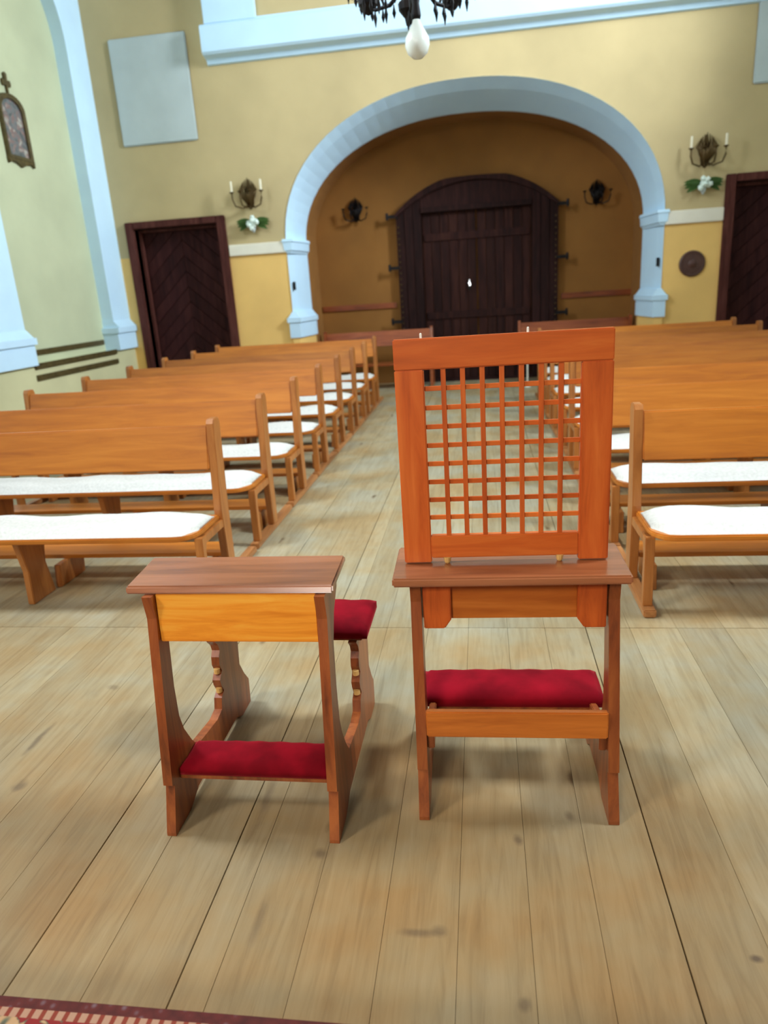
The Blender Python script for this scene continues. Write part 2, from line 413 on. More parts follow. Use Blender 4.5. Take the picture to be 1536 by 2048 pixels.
# floor: dark sub-floor carrying single boards
floor = struct(box('floor', 'bedrock', -5.9, 5.4, YB, 12.9, -.12, -.03, bevel=0), 'floor of long scrubbed pine boards running down the nave', 'floor')
edges = [-5.6]
known = [-1.82, -1.61, -1.40, -1.205, -1.0, -.778, -.685, -.491, -.288, -.092, .095, .271, .463, .665, .88, 1.09]
x = -5.6
while x < -2.1:
    x += random.choice([.19, .2, .21, .22]); edges.append(x)
edges.append((edges[-1]+known[0])/2) if known[0]-edges[-1] > .3 else None
edges += known
x = known[-1]
while x < 5.0:
    x += random.choice([.19, .2, .21, .22]); edges.append(min(x, 5.15))
wide = {-.778, -1.205, .463}
nplank = 0
for i in range(len(edges)-1):
    a, b = edges[i], edges[i+1]
    cuts = [.6, 3.14, 7.3+random.uniform(-.4, .4), 12.6]
    if i % 2: cuts = [.6, 3.14, 12.6] if i % 4 == 1 else [.6, 3.14, 5.9, 12.6]
    ga = .002 if a in wide else .0004
    gb = .002 if b in wide else .0004
    for y0, y1 in zip(cuts, cuts[1:]):
        bm = bx(nb(), a+ga, b-gb, y0+.0015, y1-.0015, -.03, random.uniform(-.0008, .0))
        fin(bm, 'plank', 'floor', floor, bevel=.0007)
        nplank += 1
# chancel step at the photographer's feet
struct(box('trim_20', 'riser', -5.55, 5.1, YB, 1.035, 0, .138, bevel=.006), 'low chancel step under the red patterned rug', 'step')
rug = fin(bx(nb(), -3.0, 1.6, -3.2, 0, 0, .012), 'rug', 'rug', bevel=.003); rug.location = (0, 1.055, .138)
tag(rug, 'red patterned rug with cream dashed border at the bottom left edge', 'rug')

# back (entrance) wall with arch and two door recesses
DL = (-5.20, -3.88, 2.70); DR = (3.45, 4.85, 2.68)
bm = nb(); T = .4
def wb(x0, x1, z0, z1): bx(bm, x0, x1, YF, YF+T, z0, z1)
wb(-5.9, DL[0], 0, ZC); wb(DL[0], DL[1], DL[2], ZC); wb(DL[1], AC-AW, 0, ZC)
wb(AC+AW, DR[0], 0, ZC); wb(DR[0], DR[1], DR[2], ZC); wb(DR[1], 5.5, 0, ZC)
ap = arch_pts(AW, AR)
for (xa, za), (xb, zb) in zip(ap, ap[1:]):
    prism(bm, [(xa, za), (xb, zb), (xb, ZC), (xa, ZC)], 'Y', YF, YF+T)
bm.normal_update()
struct(fin(bm, 'wall_back', 'wall'), 'ochre plastered entrance wall pierced by the wide arch', 'wall')
# splayed white arch lining
bm = nb()
def jamb(hw): return [(AC-hw, 0)]
o_prof = [(AC-AW, .97)]+arch_pts(AW, AR)+[(AC+AW, .97)]
i_prof = [(AC-2.57, .97)]+arch_pts(2.57, 1.66)+[(AC+2.57, .97)]
b_prof = [(AC-2.66, .97)]+arch_pts(2.66, 1.78)+[(AC+2.66, .97)]
rows = []
for prof, y in ((o_prof, YF-.012), ([(x_*.6+u_*.4, z_*.6+v_*.4) for (x_, z_), (u_, v_) in zip(o_prof, i_prof)], YF+.20), (i_prof, YF+.70), (i_prof, YF+.76), (b_prof, YF+.76), (o_prof, YF+.39)):
    rows.append([bm.verts.new((p[0], y, p[1])) for p in prof])
for a, b in zip(rows, rows[1:]+rows[:1]):
    for i in range(len(a)-1): bm.faces.new([a[i], a[i+1], b[i+1], b[i]])
for e in (0, -1): bm.faces.new([r[e] for r in rows])
struct(fin(bm, 'trim_1', 'white'), 'pale blue-white rounded lining of the big arch', 'arch moulding')
# capitals and bases of the arch jambs
n = 2
for s, lab in ((-1, 'left'), (1, 'right')):
    X = AC+s*AW; Xi = AC+s*2.57
    def stack(name, mat, spec, label, cat):
        global n
        bm = nb()
        for z0, z1, p0, p1 in spec:      # projection at bottom / top
            def ring(p, z): return [(X+s*(p), YF-.02-p*.6, z), (X-s*.05-s*p, YF-.02-p*.6, z), (Xi-s*p, YF+.60, z), (Xi-s*p, YF+.76, z), (X+s*p, YF+.76, z)]
            A = [bm.verts.new(q) for q in ring(p0, z0)]; B = [bm.verts.new(q) for q in ring(p1, z1)]
            bm.faces.new(A[::-1]); bm.faces.new(B)
            for i in range(5): bm.faces.new([A[i], A[(i+1) % 5], B[(i+1) % 5], B[i]])
        struct(fin(bm, 'trim_%d' % n, mat), label, cat); n += 1
    stack('c', 'white', [(2.20, 2.24, .0, .02), (2.24, 2.36, .035, .045), (2.36, 2.40, .06, .05)], 'white capital band on the %s jamb of the arch' % lab, 'moulding')
    stack('b', 'white', [(.97, 1.20, .06, .06), (1.20, 1.27, .085, .085), (1.27, 1.36, .07, .005)], 'white flared base on the %s jamb of the arch' % lab, 'moulding')
    stack('p', 'wall', [(.0, .97, .03, .03)], 'yellow plinth under the %s jamb of the arch' % lab, 'plinth')
# string course at impost height
struct(box('trim_8', 'cream', -3.735, AC-AW-.01, YF-.035, YF, 2.215, 2.375, bevel=.008), 'cream string course between left door and arch', 'moulding')
struct(box('trim_9', 'cream', AC+AW+.01, 3.32, YF-.035, YF, 2.20, 2.375, bevel=.008), 'cream string course between arch and right door', 'moulding')
# blank wall fields
struct(box('trim_10', 'greywhite', -5.15, -4.0, YF-.03, YF, 3.83, 5.2, bevel=.02), 'blank white wall field above the left door', 'panel')
struct(box('trim_11', 'greywhite', 3.56, 4.72, YF-.03, YF, 3.83, 5.2, bevel=.02), 'blank grey-white wall field above the right door', 'panel')
# organ loft front : cornice, end pier, parapet
bm = nb()
prism(bm, [(YF, 4.74), (YF-.04, 4.75), (YF-.06, 4.80), (YF-.18, 4.83), (YF-.21, 4.86), (YF-.21, 5.16), (YF-.18, 5.19), (YF, 5.19)], 'X', -3.72, 3.95)
struct(fin(bm, 'trim_12', 'white'), 'white cornice under the organ loft', 'cornice')
struct(box('trim_13', 'white', -3.66, -2.93, YF-.18, YF, 5.19, 6.3, bevel=.01), 'white pier at the left end of the loft front', 'pier')
struct(box('trim_14', 'white', -2.93, 3.4, YF-.16, YF-.06, 5.19, 5.22, bevel=.005), 'white sill of the loft front', 'moulding')
struct(box('trim_15', 'wall', -2.93, 3.4, YF-.11, YF, 5.22, 6.3, bevel=0), 'yellow sunk parapet field of the loft front', 'panel')

# side walls with blind arched niches
def side_wall(name, X, s, niches, label):
    """s=+1 : wall at left, room lies towards +x"""
    bm = nb()
    Xb = X-s*.18; Xo = X-s*.4
    def b(x0, x1, *r): bx(bm, min(x0, x1), max(x0, x1), *r)
    b(Xb, Xo, YB, 11.4, 0, ZC)
    return struct(fin(bm, name, 'wall_side'), label, 'wall')
side_wall('wall_left', XL, 1, None, 'pale plastered left side wall inside the blind arch')
side_wall('wall_right', XR, -1, None, 'pale plastered right side wall')
niches = [(8.25, 10.45), (4.9, 6.6)]
def pier_layer(name, X, s, label):
    bm = nb(); Xb = X-s*.18
    cuts = [YB]+[v for ab in sorted(niches) for v in ab]+[YF]
    zs = 5.0
    for i in range(0, len(cuts), 2):
        bx(bm, min(X, Xb), max(X, Xb), cuts[i], cuts[i+1], .97, ZC)
        # base moulding
        for z0, z1, p in ((.97, 1.22, .06), (1.22, 1.30, .09)):
            a = cuts[i]-p*.7 if i else cuts[i]; b_ = cuts[i+1]+p*.7 if i+1 < len(cuts)-1 else cuts[i+1]
            bx(bm, min(X+s*p, Xb), max(X+s*p, Xb), a, b_, z0, z1)
        a = cuts[i]; b_ = cuts[i+1]
        prism(bm, [(X+s*.09, 1.30), (X, 1.40), (Xb, 1.40), (Xb, 1.30)], 'Y', a-(.012 if i else 0), b_+.012)
    for y0, y1 in niches:
        r = (y1-y0)/2; c = (y0+y1)/2
        pts = [(c-r*math.cos(PI*k/24), zs+r*math.sin(PI*k/24)) for k in range(25)]
        for (ya, za), (yb, zb) in zip(pts, pts[1:]):
            prism(bm, [(ya, za), (yb, zb), (yb, ZC), (ya, ZC)], 'X', min(X, Xb), max(X, Xb))
    return struct(fin(bm, name, 'white'), label, 'pilaster')
pier_layer('trim_16', XL, 1, 'blue-white pilasters and arch of the left side wall')
pier_layer('trim_17', XR, -1, 'blue-white pilasters and arch of the right side wall')
# socles
struct(box('baseboard_left', 'wall_side', XL-.18, XL+.0, YB, YF, 0, .97, bevel=0), 'cream plaster socle along the left wall', 'socle')
struct(box('baseboard_right', 'wall_side', XR, XR+.18, YB, YF, 0, .97, bevel=0), 'cream plaster socle along the right wall', 'socle')
struct(box('wall_front', 'wall_side', -5.9, 5.5, YB-.3, YB, 0, ZC, bevel=0), 'chancel wall behind the photographer', 'wall')
struct(box('ceiling', 'greywhite', -5.9, 5.5, YB-.3, 11.4, ZC, ZC+.2, bevel=0), 'plain white ceiling high over the nave', 'ceiling')
# windows (all outside the frame, they let the daylight in)
for k, (s, y) in enumerate(WIN):
    X = XL if s < 0 else XR
    e = empty_struct('window_%d' % (k+1), 'tall daylit window in the side wall', 'window')
    e.location = (X-s*.02, y, 0) if s else (y, YB_+.03, 0)
    if not s: e.rotation_euler.z = PI/2
    zc = 6.0 if s else 4.4
    for nm, mt, a in (('pane', 'pane', (-.01, .01, -.6, .6, zc-1.1, zc+1.1)), ('frame', 'cream', (-.03, .03, -.68, -.6, zc-1.28, zc+1.28)), ('frame', 'cream', (-.03, .03, .6, .68, zc-1.28, zc+1.28)),
                      ('frame', 'cream', (-.03, .03, -.6, .6, zc+1.2, zc+1.28)), ('frame', 'cream', (-.03, .03, -.6, .6, zc-1.28, zc-1.2)), ('mullion', 'cream', (-.025, .025, -.02, .02, zc-1.1, zc+1.1))):
        box(nm, mt, *a, parent=e, bevel=0)

# porch behind the arch
YP = 12.6
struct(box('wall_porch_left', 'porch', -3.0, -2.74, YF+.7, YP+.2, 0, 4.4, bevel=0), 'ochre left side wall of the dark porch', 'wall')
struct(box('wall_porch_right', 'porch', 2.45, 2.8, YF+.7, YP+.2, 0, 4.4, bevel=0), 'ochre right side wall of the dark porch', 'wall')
PD = (-1.00, .90, 2.74, 3.00)   # inner opening of the portal: x0, x1, spring, apex
bm = nb()
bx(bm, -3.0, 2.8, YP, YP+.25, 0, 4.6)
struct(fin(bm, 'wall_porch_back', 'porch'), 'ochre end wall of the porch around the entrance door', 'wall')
bm = nb()
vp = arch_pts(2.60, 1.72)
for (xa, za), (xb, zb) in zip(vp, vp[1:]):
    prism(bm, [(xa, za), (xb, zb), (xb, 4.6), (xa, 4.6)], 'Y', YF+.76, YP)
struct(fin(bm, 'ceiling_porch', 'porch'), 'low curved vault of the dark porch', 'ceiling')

# ------------------------------------------------------------------ clipped board (Sutherland-Hodgman)
def clip(poly, a, b, c):           # keep a*x+b*y<=c
    out = []
    for i in range(len(poly)):
        p, q = poly[i], poly[(i+1) % len(poly)]
        dp, dq = a*p[0]+b*p[1]-c, a*q[0]+b*q[1]-c
        if dp <= 0: out.append(p)
        if dp*dq < 0:
            t = dp/(dp-dq); out.append((p[0]+t*(q[0]-p[0]), p[1]+t*(q[1]-p[1])))
    return out
def chevron_door(idx, x0, x1, zt, label):
    e = empty_struct('door_%d' % idx, label, 'door'); e.location = ((x0+x1)/2, YF+.12, 0)
    hw = (x1-x0)/2
    # casing proud of the wall
    f = .13
    for a, b_, z0, z1 in ((-hw-.13, -hw, 0, zt+.1), (hw, hw+.13, 0, zt+.1), (-hw, hw, zt, zt+.1)):
        box('casing', 'door_case', a, b_, -.17, .04, z0, z1, parent=e, bevel=.01)
    for a, b_, z0, z1 in ((-hw, -hw+.05, 0, zt), (hw-.05, hw, 0, zt), (-hw+.05, hw-.05, zt-.05, zt)):
        box('stop', 'door_case', a, b_, .0, .05, z0, z1, parent=e, bevel=.005)
    box('backing', 'door', -hw, hw, .10, .13, 0, zt, parent=e, bevel=0)
    w_ = .17; sl = .9
    for s in (-1, 1):
        k = -8
        while k*w_*1.35 < zt+1:
            z0 = k*w_*1.35
            # chevrons pointing up: z falls away from the centre line
            poly = [(0, z0), (s*hw, z0-sl*hw), (s*hw, z0-sl*hw+w_*1.35-.008), (0, z0+w_*1.35-.008)]
            poly = clip(poly, 0, 1, zt-.052); poly = clip(poly, 0, -1, -.01) if poly else poly
            poly = clip(poly, s, 0, hw-.052) if poly else poly
            if len(poly) > 2 and abs(sum(p[0]*q[1]-q[0]*p[1] for p, q in zip(poly, poly[1:]+poly[:1]))) > .01:
                fin(prism(nb(), poly, 'Y', .07, .10), 'plank', 'door', e, bevel=.004)
            k += 1
    return e
chevron_door(1, DL[0], DL[1], DL[2], 'dark brown chevron-boarded door left of the arch')
chevron_door(2, DR[0], DR[1], DR[2], 'dark brown chevron-boarded door right of the arch')

# entrance portal in the porch
pd = empty_struct('door_3', 'blackish timber entrance portal in the porch', 'door'); pd.location = (-.045, YP, 0)
def seg(x, hw, zs, za):            # segmental arch height
    R_ = (hw*hw+(za-zs)**2)/(2*(za-zs)); return za-R_+math.sqrt(R_*R_-x*x)
HW, ZS, ZA = 1.31, 2.76, 3.24
for s in (-1, 1):                  # board surrounds
    for k in range(3):
        a = s*(HW-k*.14); b_ = s*(HW-(k+1)*.14)
        lo, hi = min(a, b_)+.003, max(a, b_)-.003
        pts = [(lo, 0), (hi, 0), (hi, seg(hi, HW, ZS, ZA)), (lo, seg(lo, HW, ZS, ZA))]
        fin(prism(nb(), pts, 'Y', -.12-.01*(k % 2), 0), 'plank', 'portal', pd, bevel=.004)
bm = nb(); nseg = 24
xs = [-.89+1.78*k/nseg for k in range(nseg+1)]
for a, b_ in zip(xs, xs[1:]):
    prism(bm, [(a, 2.82), (b_, 2.82), (b_, seg(b_, HW, ZS, ZA)), (a, seg(a, HW, ZS, ZA))], 'Y', -.11, 0)
fin(bm, 'tympanum', 'portal', pd)
bm = nb()
xs = [-1.325+2.65*k/28 for k in range(29)]
def sg(x): return min(seg(x, 1.33, ZS-.02, ZA+.05), ZS-.02+.5*math.sqrt(max(0, 1-(abs(x)/1.33)**2))**.5)
for a, b_ in zip(xs, xs[1:]):
    def low(x): return seg(x, HW-.06, ZS-.02, ZA-.06) if abs(x) < HW-.06 else ZS-.06
    prism(bm, [(a, low(a)), (b_, low(b_)), (b_, sg(b_)), (a, sg(a))], 'Y', -.16, 0)
fin(bm, 'arch_frame', 'portal', pd)
box('lintel', 'portal', -.89, .89, -.15, 0, 2.74, 2.82, parent=pd, bevel=.006)
for s in (-1, 1):
    for k in range(6):
        a, b_ = s*(.01+k*.146), s*(.01+(k+1)*.146)
        box('plank', 'portal_in', min(a, b_)+.003, max(a, b_)-.003, -.06, -.02, .02, 2.74, parent=pd, bevel=.004)
box('rail', 'portal_in', -.86, .86, -.08, -.06, 1.05, 1.17, parent=pd, bevel=.005)
box('rail', 'portal_in', -.86, .86, -.08, -.06, 2.30, 2.42, parent=pd, bevel=.005)
box('sill', 'portal', -.9, .9, -.14, 0, 0, .04, parent=pd, bevel=.004)
for s in (-1, 1):
    for z in (2.72, 1.92, 1.05):
        bm = nb(); bx(bm, min(s*1.28, s*1.47), max(s*1.28, s*1.47), -.15, -.12, z-.025, z+.025)
        lathe(bm, [(.02, z-.05), (.024, z), (.02, z+.06)], 8, (s*1.45, -.135, 0))
        fin(bm, 'pintle', 'iron', pd)
bm = nb()
for s in (-1, 1):
    for k in range(26):
        bmesh.ops.create_icosphere(bm, subdivisions=1, radius=.016, matrix=Matrix.Translation((s*1.27, -.125, .3+k*.09)))
st = fin(bm, 'stud', 'bronze', pd); st['kind'] = 'stuff'
bm = nb(); lathe(bm, [(.035, -.010), (.035, .0)], 14, (-.13, -.082, 1.60), 'Y'); bx(bm, -.15, -.11, -.09, -.08, 1.5, 1.66)
fin(bm, 'lock_plate', 'iron', pd)
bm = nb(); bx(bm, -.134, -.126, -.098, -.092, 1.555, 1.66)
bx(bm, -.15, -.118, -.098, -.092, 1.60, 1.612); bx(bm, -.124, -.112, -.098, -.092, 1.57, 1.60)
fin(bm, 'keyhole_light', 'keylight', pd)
# wainscot rails in the porch
struct(box('trim_18', 'porch_bench', -2.72, -1.42, YP-.03, YP, 1.28, 1.37, bevel=.006), 'brown wall rail left of the entrance portal', 'rail')
struct(box('trim_19', 'porch_bench', 1.33, 2.46, YP-.03, YP, 1.26, 1.35, bevel=.006), 'brown wall rail right of the entrance portal', 'rail')

# ------------------------------------------------------------------ benches
def cushion_bm(L, d0, d1, z, th, side, seed):
    """wavy white runner lying along the seat; rounded end at the aisle (x=0 side)"""
    rnd = random.Random(seed); ph = [rnd.uniform(0, 6) for _ in range(4)]
    nx, ny = 40, 8; bm = nb(); top = []; bot = []
    for i in range(nx+1):
        u = i/nx; x = u*L
        rt_, rb = [], []
        for j in range(ny+1):
            v = j/ny
            inset = 0
            if x < .10: inset = .10-math.sqrt(max(0, .01-(.10-x)**2))
            y = d0+inset*(1-v)+(d1-d0-inset*(1-v))*v
            edge = min(1, min(v, 1-v)*7, u*22+.15, (1-u)*22+.15)
            wv = .007*math.sin(x*7+ph[0])+.005*math.sin(x*13+ph[1])+.003*math.sin(y*30+ph[2]+x*3)
            rt_.append(bm.verts.new((x, y, z+th*math.sqrt(edge)+max(-.006, wv)*edge)))
            rb.append(bm.verts.new((x, y, z)))
        top.append(rt_); bot.append(rb)
    for i in range(nx):
        for j in range(ny):
            bm.faces.new([top[i][j], top[i+1][j], top[i+1][j+1], top[i][j+1]])
            bm.faces.new([bot[i][j], bot[i][j+1], bot[i+1][j+1], bot[i+1][j]])
    for i in range(nx):
        bm.faces.new([top[i][0], bot[i][0], bot[i+1][0], top[i+1][0]])
        bm.faces.new([top[i][ny], top[i+1][ny], bot[i+1][ny], bot[i][ny]])
    for j in range(ny):
        bm.faces.new([top[0][j], top[0][j+1], bot[0][j+1], bot[0][j]])
        bm.faces.new([top[nx][j], bot[nx][j], bot[nx][j+1], top[nx][j+1]])
    return bm
def make_bench(L, side, label, group, wood_h='bench', wood_v='bench_v', kneeler=True, seat_z=.42, run=.895):
    """local: aisle end at x=0, bench extends to x=side*L, front (people's knees) towards -y"""
    s = side
    e = thing('bench', label, 'bench', group=group)
    X = lambda a: a*s
    def sb(name, m, a, b, *r, bevel=.004): return box(name, m, min(X(a), X(b)), max(X(a), X(b)), *r, parent=e, bevel=bevel)
    # seat plank, rounded corner at the aisle end
    pts = []
    r = .12
    for k in range(9):
        t = PI/2*k/8; pts.append((X(.02+r-r*math.sin(PI/2-t) if False else .02+r-r*math.cos(t)), r-r*math.sin(t)))
    pts = pts+[(X(L-.02), 0), (X(L-.02), .40), (X(.02), .40)]
    fin(prism(nb(), pts, 'Z', seat_z-.028, seat_z), 'seat', wood_h, e, bevel=.006)
    # back panel, leaning
    y0, y1 = .395, .455
    pr = [(y0, .685), (y0+.03, .685), (y1+.03, .928), (y1, .93)]
    fin(prism(nb(), pr, 'X', X(.045), X(L-.045)), 'backrest', wood_h, e, bevel=.007)
    # end posts
    for a in (0, L-.045):
        pts = [(.40, .04), (.50, .04), (.505, .45), (.545, .93), (.53, .965), (.455, .965), (.44, .94), (.385, .45)]
        fin(prism(nb(), pts, 'X', X(a), X(a+.045)), 'post', wood_v, e, bevel=.004)
        pts = [(.05, .04), (.11, .04), (.10, .30), (.14, seat_z-.028), (.06, seat_z-.028), (.055, .30)]
        fin(prism(nb(), pts, 'X', X(a), X(a+.045)), 'leg', wood_v, e, bevel=.004)
        fin(prism(nb(), [(.08, seat_z-.028), (.08, seat_z-.075), (.42, seat_z-.075), (.42, seat_z-.028)], 'X', X(a+.002), X(a+.032)), 'seat_bearer', wood_v, e, bevel=.003)
        fin(prism(nb(), [(0, 0), (run, 0), (run, .04), (.0, .04)], 'X', X(a-.005), X(a+.055)), 'foot', 'bench_y', e, bevel=.006)
    # inner supports
    for a in ((1.07, L-.5) if L < 3 else (L*.33, L*.66)):
        pts = [(.08, 0), (.30, 0), (.26, .2), (.30, seat_z-.028), (.05, seat_z-.028), (.09, .2)]
        fin(prism(nb(), pts, 'X', X(a), X(a+.04)), 'support', wood_v, e, bevel=.004)
    if kneeler:
        sb('kneeling_board', wood_h, .06, L-.06, .46, .66, .135, .16)
        for a in (.09, 1.05, L-.14):
            fin(prism(nb(), [(.33, 0), (.60, 0), (.62, .135), (.35, .135)], 'X', X(a), X(a+.04)), 'kneeler_support', wood_v, e, bevel=.004)
    return e
ORD = ['front', 'second', 'third', 'fourth', 'fifth', 'sixth', 'seventh', 'rearmost']
LL, RL = 2.40, 2.52
bl = make_bench(LL, -1, '', 'benches left of the aisle')
br = make_bench(RL, 1, '', 'benches right of the aisle')
CUL = [fin(cushion_bm(LL-.07, .015, .36, 0, .042, -1, k), 'seat_cushion', 'cushion', smooth=True) for k in range(3)]
for k in range(8):
    for side, proto, X0, Y0, p, nm, L_ in ((-1, bl, -1.50, 3.335, .93, 'left', LL), (1, br, .755, 3.24, .90, 'right', RL)):
        o = proto if k == 0 else copy_tree(proto)
        y = Y0+p*k
        o.location = (X0, y, .001)
        o['label'] = '%s varnished wooden bench %s of the aisle' % (ORD[k], nm)
        if k == 0: o['label'] = 'varnished wooden bench nearest the camera %s of the aisle' % nm
        if k == 7: o['label'] = 'rearmost varnished wooden bench of the rows %s of the aisle, before the arch wall' % nm
        c = CUL[k] if (side < 0 and k < 3) else CUL[(k+(1 if side > 0 else 0)) % 3].copy()
        if c.name not in C.objects: C.objects.link(c)
        c.location = (X0+side*.035, y, .4215)
        if side > 0:
            c.scale = ((RL-.07)/(LL-.07), 1, 1)
        else: c.scale = (-1, 1, 1)
        tag(c, 'white wool seat runner on the %s bench %s of the aisle' % (ORD[k] if k not in (0,) else 'frontmost', nm), 'cushion', 'white seat runners on the benches')
# floor sleepers tying the rows together along the aisle
sl = box('bench_sleeper', 'bench_y', -1.53, -1.46, 3.36+.56+.0, 10.35, 0, .03, bevel=.004)
bpy.data.objects.remove(sl)

# porch benches
pb = make_bench(1.86, -1, 'brown bench in the porch left of the entrance portal', 'benches in the porch', 'porch_bench', 'porch_bench', False, run=.58)
pb.location = (-.80, 11.72, 0)
pb2 = make_bench(1.80, 1, 'brown bench in the porch right of the entrance portal', 'benches in the porch', 'porch_bench', 'porch_bench', False, run=.58)
pb2.location = (.60, 11.72, 0)

# ------------------------------------------------------------------ kneelers
def side_profile(rear=True):
    p = [(0, 0), (.0, .012), (.045, .155), (.03, .165), (.112, .70), (.10, .775), (.285, .775), (.27, .735), (.205, .68), (.165, .60), (.148, .45), (.148, .34), (.165, .28), (.205, .21)]
    if rear:
        p += [(.24, .165), (.42, .140), (.475, .150), (.487, .19), (.517, .205), (.500, .235), (.494, .26), (.524, .285), (.510, .315), (.514, .345), (.53, .365), (.522, .39), (.495, .418),
              (.715, .418), (.715, .33), (.70, .21), (.735, .15), (.775, .10), (.765, .0), (.66, .0), (.60, .03), (.2, .03), (.12, 0)]
    else:
        p += [(.24, .17), (.40, .13), (.47, .07), (.50, 0), (.40, 0), (.36, .03), (.18, .03), (.12, 0)]
    return p
def concave_prism(pts, a, b):
    return prism(nb(), pts, 'X', a, b)
def pad_bm(x0, x1, y0, y1, z0, z1, r=.018, puff=.012):
    nx, ny = 26, 10; bm = nb(); G = []
    for i in range(nx+1):
        row = []
        for j in range(ny+1):
            u, v = i/nx, j/ny
            e = min(min(u, 1-u)*nx/2.2, min(v, 1-v)*ny/2.2, 1)
            z = z1-r*(1-math.sqrt(max(0, 1-(1-e)**2)))+puff*math.sin(PI*u)*math.sin(PI*v)+.0015*math.sin(u*40+v*9)
            row.append(bm.verts.new((x0+(x1-x0)*u, y0+(y1-y0)*v, z)))
        G.append(row)
    for i in range(nx):
        for j in range(ny): bm.faces.new([G[i][j], G[i+1][j], G[i+1][j+1], G[i][j+1]])
    rim = [G[i][0] for i in range(nx+1)]+[G[nx][j] for j in range(1, ny+1)]+[G[i][ny] for i in range(nx-1, -1, -1)]+[G[0][j] for j in range(ny-1, 0, -1)]
    low = [bm.verts.new((v.co.x, v.co.y, z0)) for v in rim]
    k = len(rim)
    for i in range(k): bm.faces.new([rim[i], low[i], low[(i+1) % k], rim[(i+1) % k]])
    bm.faces.new(low)
    return bm
# left kneeler with seat
kl = thing('kneeler', 'small wooden kneeler with red velvet kneeling pad and red velvet seat behind', 'kneeler', (-.737, 1.708, .0))
for s in (-1, 1):
    a, b_ = sorted((s*.247, s*.277))
    fin(concave_prism(side_profile(), a, b_), 'side_panel', 'side', kl)
    for z, yy in ((.225, .462), (.30, .472)):
        pass
fin(concave_prism([(.115, .778), (.125, .800), (.325, .816), (.33, .794)], -.335, .30), 'desk_top', 'desk', kl, bevel=.005)
fin(concave_prism([(.125, .775), (.145, .775), (.135, .622), (.115, .622)], -.246, .246), 'apron', 'apron', kl, bevel=.003)
fin(pad_bm(-.244, .244, .085, .225, .165, .205), 'kneeling_pad', 'velvet', kl, smooth=True)
box('pad_board', 'side', -.246, .246, .085, .225, .15, .165, parent=kl)
fin(pad_bm(-.30, .315, .50, .76, .430, .475, puff=.015), 'seat_cushion', 'velvet', kl, smooth=True)
box('seat_board', 'side', -.28, .295, .51, .75, .418, .43, parent=kl)
for s in (-1, 1):
    for z0, yy in ((.212, .509), (.288, .515)):
        o = fin(lathe(nb(), [(.004, -.011), (.012, -.009), (.012, .009), (.004, .011)], 10, axis='Z'), 'edge_glint', 'pale_gold', kl)  # gold beads paint the highlights on the scalloped edge
        o.location = (s*.262, yy, z0)
# right kneeler
kr = thing('confessional_kneeler', 'wooden kneeler with red velvet pad carrying the lattice screen on its desk', 'kneeler', (.080, 1.828, 0), rz=.02)
for s in (-1, 1):
    a, b_ = sorted((s*.273, s*.305))
    fin(concave_prism(side_profile(False), a, b_), 'side_panel', 'side', kr)
fin(concave_prism([(.045, .775), (.05, .80), (.30, .806), (.305, .780)], -.350, .325), 'desk_top', 'desk', kr, bevel=.005)
box('apron', 'apron_r', -.272, .272, .135, .153, .632, .775, parent=kr, bevel=.003)
box('stretcher', 'apron_r', -.272, .272, .045, .068, .272, .362, parent=kr, bevel=.004)
fin(pad_bm(-.298, .298, .245, .42, .252, .302, puff=.01), 'kneeling_pad', 'velvet', kr, smooth=True)
box('pad_board', 'side', -.2725, .2725, .24, .40, .236, .252, parent=kr)
for s in (-1, 1):
    pts = [(.05, .30), (.39, .23), (.39, .245), (.07, .36)]
    a, b_ = sorted((s*.25, s*.2728))
    fin(prism(nb(), [(.068, .215), (.36, .215), (.36, .235), (.068, .32)], 'X', a, b_), 'pad_bearer', 'side', kr, bevel=.003)
    a, b_ = sorted((s*.185, s*.268))
    pts = [(a, .775), (b_, .775), (b_, .61), (a, .61)]
    if s < 0: pts = [(a, .775), (b_, .775), (b_, .64), (b_-.02, .61), (a, .61)]
    else: pts = [(a, .775), (b_, .775), (b_, .61), (a+.02, .61), (a, .64)]
    fin(prism(nb(), pts, 'Y', .112, .134), 'bracket_board', 'screen_v', kr, bevel=.003)
# lattice screen standing on the desk
sc_ = thing('lattice_screen', 'orange-brown wooden confessional screen with square lattice standing on the kneeler desk', 'screen', (.055, 2.0, .803), rz=.03)
SW, SH, SB = .298, .662, .0
fr = .012
for a, b_ in ((-SW, -SW+.082), (SW-.085, SW)):
    box('stile', 'screen_v', a, b_, -fr, fr, .004, SH-.085, parent=sc_, bevel=.003)
box('top_rail', 'screen_h', -SW, SW, -fr, fr, SH-.085, SH, parent=sc_, bevel=.003)
box('bottom_rail', 'screen_h', -SW+.082, SW-.085, -fr, fr, .018, .088, parent=sc_, bevel=.003)
gx0, gx1, gz0, gz1 = -SW+.082, SW-.085, .088, SH-.085
for k in range(1, 8):
    x = gx0+(gx1-gx0)*k/8
    box('vertical_slat', 'screen_v', x-.007, x+.007, -.008, 0, gz0, gz1, parent=sc_, bevel=.001)
for k in range(1, 9):
    z = gz0+(gz1-gz0)*k/9
    box('horizontal_slat', 'screen_h', gx0, gx1, .0, .008, z-.0066, z+.0066, parent=sc_, bevel=.001)
for x in (-.17, .16):
    fin(lathe(nb(), [(.006, .0), (.009, .004), (.012, .02)], 10, (x, -.006, 0)), 'peg', 'pale_gold', sc_)
for x in (-.22, .07):
    fin(lathe(nb(), [(.003, SH), (.003, SH+.012), (.001, SH+.014)], 8, (x, 0, 0)), 'pin', 'rodm', sc_)

